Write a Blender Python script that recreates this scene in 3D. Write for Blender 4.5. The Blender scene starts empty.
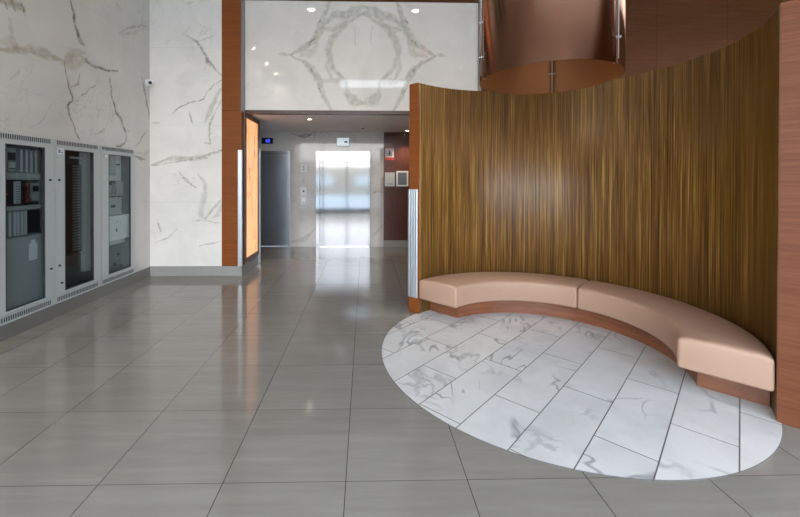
import bpy, bmesh, math, random
import numpy as np
from mathutils import Matrix, Vector
SC = bpy.context.scene
COL = SC.collection
random.seed(4)
# ---------------------------------------------------------------- camera, sky, exposure
cam = bpy.data.cameras.new('camera'); camo = bpy.data.objects.new('camera', cam); COL.objects.link(camo)
YAW, PITCH, ROLL, FPX = 0.02113, -0.00629, 0.00201, 383.64
fw = Vector((math.sin(YAW)*math.cos(PITCH), math.cos(YAW)*math.cos(PITCH), math.sin(PITCH)))
rt = Vector((math.cos(YAW), -math.sin(YAW), 0)); up = rt.cross(fw)
r2 = rt*math.cos(ROLL)+up*math.sin(ROLL); u2 = -rt*math.sin(ROLL)+up*math.cos(ROLL)
camo.matrix_world = Matrix(((r2.x,u2.x,-fw.x,0),(r2.y,u2.y,-fw.y,0),(r2.z,u2.z,-fw.z,1.5),(0,0,0,1)))
cam.sensor_width = 36; cam.lens = FPX/800*36
cam.shift_x = (400-373.11)/800; cam.shift_y = (183.67-258.5)/800
cam.clip_start = .02
SC.camera = camo
SC.view_settings.view_transform = 'Standard'; SC.view_settings.look = 'None'
SC.view_settings.exposure = 1.12; SC.view_settings.gamma = 1; SC.view_settings.use_curve_mapping = False
world = bpy.data.worlds.new('sky'); SC.world = world; world.use_nodes = True
wn = world.node_tree; bg = wn.nodes['Background']
tc = wn.nodes.new('ShaderNodeTexCoord'); sx = wn.nodes.new('ShaderNodeSeparateXYZ'); cr = wn.nodes.new('ShaderNodeValToRGB')
wn.links.new(tc.outputs['Generated'], sx.inputs[0]); wn.links.new(sx.outputs['Z'], cr.inputs[0]); wn.links.new(cr.outputs[0], bg.inputs[0])
cr.color_ramp.elements[0].position = 0.0; cr.color_ramp.elements[0].color = (1, .965, .93, 1)
cr.color_ramp.elements[1].position = .42; cr.color_ramp.elements[1].color = (.60, .78, 1, 1)
bg.inputs[1].default_value = SKY = 4.6
def portal(name, loc, sx_, sz_, rz=0.):
    l = bpy.data.lights.new(name, 'AREA'); l.shape = 'RECTANGLE'; l.size = sx_; l.size_y = sz_; l.cycles.is_portal = True
    o = bpy.data.objects.new(name, l); COL.objects.link(o); o.location = loc; o.rotation_euler = (math.radians(90), 0, math.radians(rz)); return o
portal('window_daylight_portal', (2.4, -1.72, 1.95), 11.4, 3.9)
portal('high_window_daylight_portal', (.31, -1.72, 5.11), 2.48, .32)
portal('side_window_daylight_portal', (8.36, 3.85, 1.95), 3.3, 3.9, 90)
SPOT = 34.0; LOBBY = 17.0      # watts of a hall and of a lobby downlight
# ---------------------------------------------------------------- node helpers
def new_mat(name):
    m = bpy.data.materials.new(name); m.use_nodes = True; nt = m.node_tree
    return m, nt, nt.nodes['Principled BSDF']
class N:
    def __init__(s, nt): s.nt = nt
    def val(s, sock, v):
        if isinstance(v, bpy.types.NodeSocket): s.nt.links.new(v, sock)
        elif v is not None: sock.default_value = v
    def math(s, op, a, b=None, c=None, clamp=False):
        n = s.nt.nodes.new('ShaderNodeMath'); n.operation = op; n.use_clamp = clamp
        s.val(n.inputs[0], a); s.val(n.inputs[1], b)
        if c is not None: s.val(n.inputs[2], c)
        return n.outputs[0]
    def coord(s, kind='Object'): return s.nt.nodes.new('ShaderNodeTexCoord').outputs[kind]
    def sep(s, v):
        n = s.nt.nodes.new('ShaderNodeSeparateXYZ'); s.val(n.inputs[0], v); return n.outputs
    def comb(s, x=0., y=0., z=0.):
        n = s.nt.nodes.new('ShaderNodeCombineXYZ'); s.val(n.inputs[0], x); s.val(n.inputs[1], y); s.val(n.inputs[2], z); return n.outputs[0]
    def map(s, v, scale=(1,1,1), loc=(0,0,0)):
        n = s.nt.nodes.new('ShaderNodeMapping'); s.val(n.inputs[0], v); n.inputs['Scale'].default_value = scale; n.inputs['Location'].default_value = loc; return n.outputs[0]
    def vadd(s, a, b):
        n = s.nt.nodes.new('ShaderNodeVectorMath'); s.val(n.inputs[0], a); s.val(n.inputs[1], b); return n.outputs[0]
    def noise(s, v, scale=5., detail=4., rough=.55, dist=0., out='Fac'):
        n = s.nt.nodes.new('ShaderNodeTexNoise'); s.val(n.inputs['Vector'], v); n.inputs['Scale'].default_value = scale
        n.inputs['Detail'].default_value = detail; n.inputs['Roughness'].default_value = rough; n.inputs['Distortion'].default_value = dist
        return n.outputs[out]
    def white(s, v, out='Value'):
        n = s.nt.nodes.new('ShaderNodeTexWhiteNoise'); s.val(n.inputs['Vector'], v); return n.outputs[out]
    def ramp(s, f, stops):
        n = s.nt.nodes.new('ShaderNodeValToRGB'); s.val(n.inputs[0], f); e = n.color_ramp.elements
        while len(e) < len(stops): e.new(.5)
        for k, (p, c) in enumerate(stops):
            e[k].position = p; e[k].color = c if len(c) == 4 else tuple(c)+(1,)
        return n.outputs[0]
    def mix(s, f, a, b):
        n = s.nt.nodes.new('ShaderNodeMix'); n.data_type = 'RGBA'; s.val(n.inputs[0], f)
        s.val(n.inputs[6], a if isinstance(a, bpy.types.NodeSocket) else tuple(a)+(1,)); s.val(n.inputs[7], b if isinstance(b, bpy.types.NodeSocket) else tuple(b)+(1,))
        return n.outputs[2]
    def band(s, f, lo, hi):   # smooth 0..1 between lo and hi
        n = s.nt.nodes.new('ShaderNodeMapRange'); n.interpolation_type = 'SMOOTHSTEP'; s.val(n.inputs[0], f); n.inputs[1].default_value = lo; n.inputs[2].default_value = hi
        return n.outputs[0]
    def bump(s, h, strength, dist, bs):
        n = s.nt.nodes.new('ShaderNodeBump'); s.val(n.inputs['Height'], h); n.inputs['Strength'].default_value = strength; n.inputs['Distance'].default_value = dist
        s.nt.links.new(n.outputs[0], bs.inputs['Normal'])
def simple(name, col, rough=.5, metal=0., noise=.06, nscale=9., coat=0., spec=.5):
    m, nt, b = new_mat(name); n = N(nt)
    f = n.noise(n.coord(), nscale, 3.)
    c = n.mix(f, tuple(x*(1-noise) for x in col), tuple(min(1, x*(1+noise)) for x in col))
    nt.links.new(c, b.inputs['Base Color']); b.inputs['Roughness'].default_value = rough; b.inputs['Metallic'].default_value = metal
    b.inputs['Coat Weight'].default_value = coat; b.inputs['Specular IOR Level'].default_value = spec
    return m
def emis(name, col, st):
    m, nt, b = new_mat(name); b.inputs['Base Color'].default_value = tuple(col)+(1,); b.inputs['Emission Color'].default_value = tuple(col)+(1,); b.inputs['Emission Strength'].default_value = st
    return m
def ridge(n, v, scale, width, dist=1.2, detail=5.):
    f = n.noise(v, scale, detail, .6, dist); a = n.math('ABSOLUTE', n.math('SUBTRACT', f, .5))
    return n.math('SUBTRACT', 1., n.band(a, 0., width))
def marble(name, base=(.66,.66,.65), rough=.08, joints=None, extra=.35, warm=(.40,.38,.31), grey=(.22,.22,.21), seed=0.):
    m, nt, b = new_mat(name); n = N(nt); co = n.coord()
    cl = n.noise(n.map(co, (1,1,1), (seed,seed,0)), 1.6, 4., .6, .6)
    c = n.mix(n.band(cl, .35, .7), base, tuple(x*.90 for x in base))
    at = nt.nodes.new('ShaderNodeAttribute'); at.attribute_name = 'veins'; s = n.sep(at.outputs['Color'])
    brk = n.noise(co, 14., 6., .7)
    fine = ridge(n, n.map(co, (1,1,1), (seed,3,seed)), 1.1, .012, 1.6)
    msk = n.band(n.noise(n.map(co, (1,1,1), (7,seed,1)), .9, 2.), .5, .62)
    c = n.mix(n.math('MULTIPLY', n.math('MULTIPLY', fine, msk), extra), c, grey)
    tan = n.math('MULTIPLY', s[1], n.math('ADD', .42, n.math('MULTIPLY', n.band(brk, .38, .62), .5)))
    c = n.mix(tan, c, warm)
    dk = n.math('MULTIPLY', s[0], n.math('ADD', .4, n.math('MULTIPLY', n.band(brk, .38, .58), .6)))
    c = n.mix(dk, c, grey)
    if joints:      # (axis, pitch, offset) of the slab joints
        x = n.sep(co)
        for ax, p, off in joints:
            f = n.math('FRACT', n.math('DIVIDE', n.math('SUBTRACT', x[ax], off-.0015), p)); l = n.math('LESS_THAN', f, .003/p)
            c = n.mix(n.math('MULTIPLY', l, .45), c, (.2,.2,.2))
    nt.links.new(c, b.inputs['Base Color']); b.inputs['Roughness'].default_value = rough
    return m
def wood(name, c1, c2, scale=(1.2, 1.2, 26.), rough=.3, joints=None, coat=.2, streak=None):
    m, nt, b = new_mat(name); n = N(nt); co = n.coord()
    f = n.noise(n.map(co, scale), 1.6, 5., .6, .3); g = n.noise(n.map(co, tuple(x*5 for x in scale)), 1.5, 3., .6)
    c = n.mix(n.band(n.math('ADD', n.math('MULTIPLY', f, .7), n.math('MULTIPLY', g, .3)), .34, .66), c1, c2)
    if joints:
        x = n.sep(co)
        for ax, p, off in joints:
            fr = n.math('FRACT', n.math('DIVIDE', n.math('SUBTRACT', x[ax], off-.004), p)); l = n.math('LESS_THAN', fr, .008/p)
            c = n.mix(n.math('MULTIPLY', l, .75), c, (.02,.01,.006))
    nt.links.new(c, b.inputs['Base Color']); b.inputs['Roughness'].default_value = rough; b.inputs['Coat Weight'].default_value = coat; b.inputs['Coat Roughness'].default_value = .15; b.inputs['Specular IOR Level'].default_value = .5 if coat else .2
    return m
# ---------------------------------------------------------------- materials
def floor_mat():
    m, nt, b = new_mat('grey_porcelain_tile'); n = N(nt); co = n.coord(); x = n.sep(co); W = .61014
    u = n.math('DIVIDE', n.math('SUBTRACT', x[0], -.0931), W); v = n.math('DIVIDE', n.math('SUBTRACT', x[1], 1.9097), W)
    rnd = n.white(n.comb(n.math('FLOOR', u), n.math('FLOOR', v), 0.), 'Color'); rs = n.sep(rnd)
    lx = n.math('ABSOLUTE', n.math('SUBTRACT', n.math('FRACT', n.math('ADD', u, .5)), .5)); ly = n.math('ABSOLUTE', n.math('SUBTRACT', n.math('FRACT', n.math('ADD', v, .5)), .5))
    off = n.comb(n.math('MULTIPLY', rs[0], 9.), n.math('MULTIPLY', rs[1], 40.), 0.)
    p = n.vadd(n.map(co, (.9, 9., 1.)), off)
    f1 = n.noise(p, 1.3, 6., .62, .5); f2 = n.noise(n.vadd(n.map(co, (2., 32., 1.)), off), 1., 4., .6, .2); f3 = n.noise(co, 2.1, 3.)
    s = n.math('ADD', n.math('ADD', n.math('MULTIPLY', f1, .55), n.math('MULTIPLY', f2, .25)), n.math('MULTIPLY', f3, .2))
    c = n.ramp(s, [(.30, (.148,.139,.124)), (.5, (.176,.166,.149)), (.70, (.212,.202,.183))])
    c = n.mix(n.math('MULTIPLY', rs[2], .22), c, (.235,.225,.205))
    c = n.mix(n.math('MULTIPLY', n.math('LESS_THAN', lx, .0032), .95), c, (.018,.017,.015))
    c = n.mix(n.math('MULTIPLY', n.math('LESS_THAN', ly, .0028), .8), c, (.03,.028,.025))
    nt.links.new(c, b.inputs['Base Color'])
    r = n.math('ADD', .06, n.math('MULTIPLY', f3, .07)); nt.links.new(r, b.inputs['Roughness'])
    g = n.math('MAXIMUM', n.math('LESS_THAN', lx, .0034), n.math('LESS_THAN', ly, .003)); n.bump(n.math('SUBTRACT', 1., g), .25, .002, b)
    return m
def inlay_mat():
    m, nt, b = new_mat('white_marble_tile'); n = N(nt); co = n.coord(); x = n.sep(co)
    # world coordinates: object origin sits at the circle's centre
    X = n.math('ADD', x[0], CX); Y = n.math('ADD', x[1], CY)
    nn = n.math('MULTIPLY', n.math('SUBTRACT', X, Y), .70711); t = n.math('MULTIPLY', n.math('ADD', X, Y), .70711)
    u = n.math('DIVIDE', n.math('ADD', nn, 1.551), .3109); i = n.math('FLOOR', u)
    odd = n.math('FRACT', n.math('MULTIPLY', i, .5))
    v = n.math('ADD', n.math('DIVIDE', n.math('SUBTRACT', t, 2.99), .914), odd)
    lx = n.math('ABSOLUTE', n.math('SUBTRACT', n.math('FRACT', n.math('ADD', u, .5)), .5)); ly = n.math('ABSOLUTE', n.math('SUBTRACT', n.math('FRACT', n.math('ADD', v, .5)), .5))
    rs = n.sep(n.white(n.comb(i, n.math('FLOOR', v), 3.), 'Color'))
    off = n.comb(n.math('MULTIPLY', rs[0], 30.), n.math('MULTIPLY', rs[1], 30.), n.math('MULTIPLY', rs[2], 30.))
    p = n.vadd(co, off)
    cl = n.noise(p, 2.4, 4., .6, .6)
    c = n.mix(n.band(cl, .35, .7), (.54,.54,.535), (.47,.47,.465))
    a = ridge(n, p, 1.0, .014, 1.0, 3.); mk = n.band(n.noise(p, 2., 2.), .48, .60)
    a2 = ridge(n, n.vadd(p, (5.,5.,5.)), 1.4, .04, .9, 4.); mk2 = n.band(n.noise(n.vadd(p, (2.,9.,1.)), 1.6, 2.), .53, .64)
    c = n.mix(n.math('MULTIPLY', n.math('MULTIPLY', a2, mk2), .6), c, (.27,.28,.285))
    c = n.mix(n.math('MULTIPLY', n.math('MULTIPLY', a, mk), .75), c, (.16,.17,.175))
    c = n.mix(n.math('MULTIPLY', n.math('LESS_THAN', lx, .0105), .92), c, (.045,.045,.045))
    c = n.mix(n.math('MULTIPLY', n.math('LESS_THAN', ly, .0045), .8), c, (.07,.07,.07))
    rr = n.math('SQRT', n.math('ADD', n.math('MULTIPLY', x[0], x[0]), n.math('MULTIPLY', x[1], x[1])))
    c = n.mix(n.math('MULTIPLY', n.math('GREATER_THAN', rr, 1.4185), .85), c, (.06,.06,.06))
    nt.links.new(c, b.inputs['Base Color']); b.inputs['Roughness'].default_value = .3
    return m
def zebra_mat():
    m, nt, b = new_mat('streaked_zebrano_veneer'); n = N(nt); uv = n.coord('UV')
    w = n.noise(n.map(uv, (1.2, .5, 1)), 1.5, 2.); 
    uvw = n.vadd(uv, n.comb(n.math('MULTIPLY', n.math('SUBTRACT', w, .5), .03), 0., 0.))
    a = n.noise(n.map(uvw, (62., .5, 1)), 1., 4., .7); h = n.noise(n.map(uvw, (230., 1.6, 1)), 1., 3., .6); big = n.noise(n.map(uvw, (14., .25, 1)), 1., 2.)
    s = n.math('ADD', n.math('ADD', n.math('MULTIPLY', a, .5), n.math('MULTIPLY', h, .38)), n.math('MULTIPLY', big, .12))
    c = n.ramp(s, [(.38, (.018,.007,.002)), (.46, (.105,.047,.011)), (.54, (.225,.113,.024)), (.63, (.49,.30,.082))])
    nt.links.new(c, b.inputs['Base Color']); b.inputs['Roughness'].default_value = .36; b.inputs['Anisotropic'].default_value = .75; b.inputs['Anisotropic Rotation'].default_value = .25
    tg = nt.nodes.new('ShaderNodeTangent'); tg.direction_type = 'UV_MAP'; nt.links.new(tg.outputs[0], b.inputs['Tangent'])
    n.bump(h, .08, .001, b)
    return m
CX, CY = 1.5676, 3.3033
M = {}
M['floor'] = floor_mat(); M['inlay'] = inlay_mat(); M['zebra'] = zebra_mat()
M['marble_left'] = marble('polished_marble_left', (.48,.463,.43), .1, [(2, 1.22, 2.40), (1, 2.4, 1.2)], .2, (.27,.245,.165), (.12,.115,.10), 2.)
M['marble_front'] = marble('polished_marble_front', (.79,.765,.725), .12, [(2, 1.22, 2.38)], .25, (.36,.345,.27), (.2,.19,.17), 5.)
M['marble_transom'] = marble('polished_marble_transom', (.78,.74,.695), .04, None, .0, (.43,.42,.35), (.12,.11,.09), 9.)
M['marble_lobby'] = marble('polished_marble_lobby', (.62,.605,.58), .06, [(0, 2.4, .112)], .25, (.36,.36,.34), (.12,.12,.11), 12.)
M['red_wood'] = wood('red_brown_veneer', (.195,.056,.011), (.245,.074,.017), (1.1, 1.1, 22.), .4, [(2, 2.6, .015)], 0.)
M['wall_wood'] = wood('brown_veneer_wall', (.075,.022,.004), (.10,.031,.006), (1.1, 1.1, 18.), .5, [(0, 1.2, 2.45)], 0.)
M['dark_wood'] = wood('dark_red_veneer', (.075,.022,.014), (.12,.036,.022), (20., 1., 1.), .28, None)
M['pier_wood'] = wood('end_panel_veneer', (.125,.040,.016), (.17,.059,.026), (.8, .8, 28.), .48, None, 0.)
M['plinth_wood'] = wood('plinth_veneer', (.17,.055,.022), (.25,.09,.038), (2., 2., 20.), .35, None)
M['frame_wood'] = wood('dark_frame_wood', (.045,.016,.009), (.075,.028,.015), (2, 2, 12.), .35, None)
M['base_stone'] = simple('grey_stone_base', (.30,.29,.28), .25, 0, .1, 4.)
M['dark_shaded_stone'] = simple('dark_and_shaded_stone_base', (.13,.125,.115), .25, 0, .1, 4.)  # dark grey of the left baseboard, also painted-in shade for the corridor one
M['steel'] = simple('brushed_steel', (.62,.63,.65), .22, 1., .04)
M['aluminium'] = simple('satin_aluminium', (.70,.72,.74), .3, 1., .04)
M['door_steel'] = simple('elevator_door_steel', (.27,.272,.28), .07, 1., .03, 3.)
M['door_dark'] = simple('dark_elevator_door_steel', (.50,.55,.63), .26, 1., .05, 3.)
M['grey_trim'] = simple('grey_painted_trim', (.20,.20,.20), .35, .3)
M['leather'] = simple('beige_leather', (.41,.255,.18), .42, 0, .035, 6., spec=.45)
M['bronze'] = simple('bronze_lacquered_metal', (.33,.165,.105), .22, 1., .08, 3.)
for _m in ('bronze',):
    _t = M[_m].node_tree; _b = _t.nodes['Principled BSDF']; _b.inputs['Anisotropic'].default_value = .9; _b.inputs['Anisotropic Rotation'].default_value = .25
    _g = _t.nodes.new('ShaderNodeTangent'); _g.direction_type = 'RADIAL'; _g.axis = 'Z'; _t.links.new(_g.outputs[0], _b.inputs['Tangent'])
M['bronze_in'] = simple('copper_drum_lining', (.40,.15,.05), .4, .55, .1, 3.)
M['paint'] = simple('white_ceiling_paint', (.74,.73,.71), .7)
M['lobby_paint'] = simple('lobby_ceiling_paint', (.78,.76,.73), .45)
M['cab'] = simple('pale_grey_enamel', (.36,.385,.375), .4, 0, .03)
M['cab_light'] = simple('light_grey_enamel', (.52,.54,.54), .4)
M['cab_mid'] = simple('mid_grey_panel', (.29,.30,.31), .45)
M['cab_in'] = simple('interior_grey_green', (.20,.225,.225), .5)
M['black'] = simple('black_plastic', (.012,.012,.014), .4)
M['slot'] = simple('dark_vent_slot', (.035,.035,.035), .6)
M['white'] = simple('white_plastic', (.75,.76,.77), .35)
M['module'] = simple('slate_module', (.13,.15,.175), .4)
M['strip'] = simple('pale_module_strip', (.36,.38,.40), .4)
M['red'] = simple('dark_red_handset', (.085,.006,.012), .3)
M['sign_red'] = simple('sign_red', (.55,.06,.04), .5)
M['paper'] = simple('paper_tag', (.62,.63,.65), .7)
M['blue_label'] = simple('blue_label', (.12,.17,.26), .5)
M['light_disc'] = emis('lamp_lens', (1.,.82,.62), 60.)
M['lobby_lens'] = emis('lobby_lamp_lens', (1.,.86,.68), 14.)
M['blue_led'] = emis('blue_display', (.05,.08,1.), 1.2)
M['sign_lit'] = emis('lit_sign_face', (.80,.95,1.), .2)
M['paving'] = simple('outdoor_paving', (.42,.41,.39), .8, 0, .12, .6)
M['facade_far'] = simple('pale_render_across_street', (.40,.345,.27), .8, 0, .15, .3)
def glass(name, tint, refl=1.0):
    m, nt, b = new_mat(name); nt.nodes.remove(b); out = nt.nodes['Material Output']
    t = nt.nodes.new('ShaderNodeBsdfTransparent'); g = nt.nodes.new('ShaderNodeBsdfGlossy'); mx = nt.nodes.new('ShaderNodeMixShader'); fr = nt.nodes.new('ShaderNodeFresnel')
    t.inputs[0].default_value = tuple(tint)+(1,); g.inputs['Roughness'].default_value = .02; fr.inputs[0].default_value = 1.45
    ge = nt.nodes.new('ShaderNodeNewGeometry'); n = N(nt); nt.links.new(n.math('ADD', 1.27, n.math('MULTIPLY', ge.outputs['Backfacing'], 1/1.27-1.27)), fr.inputs[0])
    nt.links.new(fr.outputs[0], mx.inputs[0]); nt.links.new(t.outputs[0], mx.inputs[1]); nt.links.new(g.outputs[0], mx.inputs[2]); nt.links.new(mx.outputs[0], out.inputs[0])
    return m
M['glass'] = glass('window_glass', (.97,.965,.96)); M['cab_glass'] = glass('cabinet_glass', (.80,.84,.84))
def onyx():
    m, nt, b = new_mat('backlit_onyx'); n = N(nt); co = n.coord()
    f = n.noise(n.map(co, (1, 1.5, .7)), 2., 4., .6, .8); z = n.sep(co)[2]
    c = n.mix(n.band(f, .3, .7), (.50,.215,.085), (.46,.215,.105))
    v = ridge(n, n.map(co, (1, 1.6, .6), (3., 1.2, .4)), 1.1, .02, 1.4)
    c = n.mix(n.math('MULTIPLY', v, .8), c, (.15,.05,.03))
    nt.links.new(c, b.inputs['Base Color']); nt.links.new(c, b.inputs['Emission Color']); b.inputs['Emission Strength'].default_value = .95; b.inputs['Roughness'].default_value = .15
    return m
M['onyx'] = onyx()
# ---------------------------------------------------------------- mesh helpers
def bm_box(bm, x0, x1, y0, y1, z0, z1):
    vs = [bm.verts.new((x, y, z)) for x in (x0, x1) for y in (y0, y1) for z in (z0, z1)]
    for f in ((0,1,3,2), (4,6,7,5), (0,4,5,1), (2,3,7,6), (0,2,6,4), (1,5,7,3)): bm.faces.new([vs[i] for i in f])
    return vs
def Bx(*boxes):
    bm = bmesh.new()
    for b in boxes: bm_box(bm, *b)
    return bm
def cyl(bm, a, b, r, seg=16, r2=None):
    a, b = Vector(a), Vector(b); d = (b-a); q = d.to_track_quat('Z', 'Y').to_matrix().to_4x4()
    bmesh.ops.create_cone(bm, cap_ends=True, segments=seg, radius1=r, radius2=r if r2 is None else r2, depth=d.length, matrix=Matrix.Translation((a+b)/2) @ q)
    return bm
def sph(bm, c, r, seg=20, sc=(1,1,1)):
    bmesh.ops.create_uvsphere(bm, u_segments=seg, v_segments=seg//2, radius=r, matrix=Matrix.Translation(c) @ Matrix.Diagonal((*sc, 1)))
    return bm
def obj(name, bm, mat, parent=None, smooth=False, bevel=0., seg=2, org=None):
    off = Vector(parent['_o']) if parent is not None else Vector(org or (0,0,0))
    bmesh.ops.recalc_face_normals(bm, faces=bm.faces)
    me = bpy.data.meshes.new(name); bmesh.ops.transform(bm, matrix=Matrix.Translation(-off), verts=bm.verts); bm.to_mesh(me); bm.free()
    o = bpy.data.objects.new(name, me); COL.objects.link(o); me.materials.append(M[mat])
    if smooth: me.shade_smooth()
    if parent is not None:
        o.parent = parent; o['_o'] = parent['_o']
    else:
        o.location = off; o['_o'] = tuple(off)
    if bevel:
        md = o.modifiers.new('bevel', 'BEVEL'); md.width = bevel; md.segments = seg; md.limit_method = 'ANGLE'; md.angle_limit = math.radians(40); md.harden_normals = False
        if seg > 2: me.shade_smooth(); 
    return o
def thing(name, label, cat, loc, group=None):
    o = bpy.data.objects.new(name, None); COL.objects.link(o); o.location = loc; o['_o'] = tuple(loc); o.empty_display_size = .1
    o['label'] = label; o['category'] = cat
    if group: o['group'] = group
    return o
def tag(o, label, cat, group=None):
    o['label'] = label; o['category'] = cat
    if group: o['group'] = group
    return o
def struct(o): o['kind'] = 'structure'; return o
def copy_tree(root, loc):
    r = root.copy(); COL.objects.link(r); r.location = loc
    for ch in list(root.children):
        c = ch.copy(); COL.objects.link(c); c.parent = r
        for g in list(ch.children):
            d = g.copy(); COL.objects.link(d); d.parent = c
    return r
# veins of the stone and a streaked tan patch, metres along each wall and above the floor: (points, width, strength, kind)
VEINS_LEFT = [([(4.512,3.584),(4.553,3.415),(4.594,3.274),(4.628,3.175)],0.048,1,0),([(4.607,3.279),(4.636,3.178),(4.715,3.152)],0.08,0.84,0),([(3.648,2.725),(3.873,2.787),(4.095,2.851),(4.234,2.854),(4.421,2.839)],0.105,0.9,1),([(4.421,2.845),(4.543,2.971),(4.715,3.06)],0.135,0.72,1),([(4.382,2.812),(4.542,2.861),(4.76,2.977)],0.15,0.6,1),([(4.671,2.997),(4.852,2.939),(5.05,2.935),(5.349,3.004)],0.0352,1,0),([(4.421,2.824),(4.441,2.707),(4.48,2.578),(4.541,2.436),(4.451,2.371),(4.479,2.268),(4.54,2.153),(4.623,2.005)],0.0272,1,0),([(4.604,2.433),(4.899,2.715)],0.0128,0.72,0),([(4.508,2.569),(4.626,2.646),(4.648,2.78)],0.0144,0.6,0),([(5.181,2.858),(5.219,2.651),(5.307,2.432),(5.405,2.355),(5.507,2.18),(5.525,2.079)],0.04,0.96,0),([(5.926,3.078),(5.997,2.868),(6.092,2.594),(6.122,2.471)],0.048,0.84,0),([(5.38,3.527),(5.625,3.718),(5.893,3.846),(6.036,3.883)],0.032,0.48,0),([(5.439,3.531),(5.689,3.665),(5.964,3.821)],0.045,0.48,1),([(5.295,3.935),(5.44,3.852)],0.016,0.48,0),([(3.756,2.478),(3.814,2.559),(3.858,2.59)],0.03,0.48,1),([(3.744,3.042),(3.772,2.95),(3.786,2.851)],0.045,0.6,1),([(4.897,2.069),(5.073,2.178)],0.0128,0.6,0),([(5.887,2.147),(6.032,2.247)],0.016,0.6,0),([(3.648,2.801),(3.758,2.841),(3.873,2.776)],0.105,0.48,1),([(3.962,2.04),(4.126,2.12),(4.268,2.364)],0.0096,0.36,0),([(3.65,3.178),(3.745,3.21),(3.816,3.204),(3.89,3.198)],0.135,1,1),([(3.704,3.204),(3.731,3.126)],0.0192,1,0),([(3.773,3.236),(3.81,3.136)],0.0192,1,0),([(3.86,3.264),(3.911,3.14)],0.016,1,0),([(4.563,2.092),(4.626,2.018),(4.645,1.979)],0.032,0.84,0),([(5.52,2.154),(5.514,2.022),(5.416,1.988),(5.316,1.971)],0.04,0.84,0),([(5.739,1.864),(5.885,1.848),(6.024,1.829)],0.048,0.72,0),([(6.009,2.25),(5.856,2.073),(5.739,2.01)],0.0192,0.6,0),([(5.017,2.153),(4.911,2.073)],0.016,0.48,0),([(5.916,1.832),(6.008,1.9),(6.137,1.982)],0.045,0.48,1),([(5.768,1.909),(5.977,1.933),(6.137,1.973)],0.045,0.42,1),([(6.136,1.716),(6.168,1.533)],0.075,0.6,1)]  # includes a broad tan patch with three dark strokes at the near end
VEINS_FRONT = [([(-2.807,3.799),(-2.659,3.694),(-2.553,3.546),(-2.49,3.397),(-2.405,3.312),(-2.277,3.163)],0.034,0.8,0),([(-2.659,3.694),(-2.489,3.76),(-2.362,3.825)],0.03,0.46,1),([(-2.511,3.439),(-2.439,3.312)],0.09,0.8,1),([(-2.277,3.099),(-2.49,2.927),(-2.596,2.776),(-2.829,2.711),(-2.999,2.624),(-3.041,2.56)],0.0136,0.92,0),([(-2.787,2.583),(-2.711,2.391)],0.0255,0.69,0),([(-2.278,2.949),(-2.405,2.735),(-2.533,2.434)],0.09,0.63,1),([(-2.278,2.778),(-2.439,2.478),(-2.469,2.306),(-2.456,2.148)],0.0255,0.69,0),([(-3.358,2.409),(-3.232,2.409)],0.045,0.46,1),([(-2.849,4.267),(-2.701,4.333)],0.017,0.46,0),([(-2.532,3.204),(-2.468,3.461)],0.0136,0.34,0),([(-3.368,1.761),(-3.096,1.845),(-2.778,1.855),(-2.505,1.883),(-2.259,1.995)],0.0825,0.75,1),([(-3.368,1.743),(-3.006,1.79),(-2.551,1.883),(-2.259,2.004)],0.0136,0.57,0),([(-2.482,2.306),(-2.437,2.077),(-2.528,2.099)],0.0204,0.69,0),([(-2.938,1.639),(-2.801,1.478),(-2.665,1.387)],0.034,0.63,0),([(-2.642,1.617),(-2.528,1.433),(-2.551,1.203),(-2.597,0.973),(-2.529,0.881)],0.09,0.52,1),([(-2.529,0.881),(-2.415,1.065),(-2.259,1.226)],0.051,0.57,0),([(-2.529,0.858),(-2.301,0.835)],0.0136,0.57,0),([(-2.734,0.858),(-2.529,0.881)],0.0136,0.46,0),([(-3.279,0.881),(-3.234,0.697)],0.0255,0.69,0),([(-3.325,0.523),(-3.098,0.605),(-2.961,0.743)],0.0136,0.57,0),([(-2.643,0.476),(-2.461,0.49),(-2.26,0.558)],0.0136,0.57,0),([(-2.415,0.927),(-2.323,0.973),(-2.278,1.157)],0.075,0.46,1)]
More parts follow.
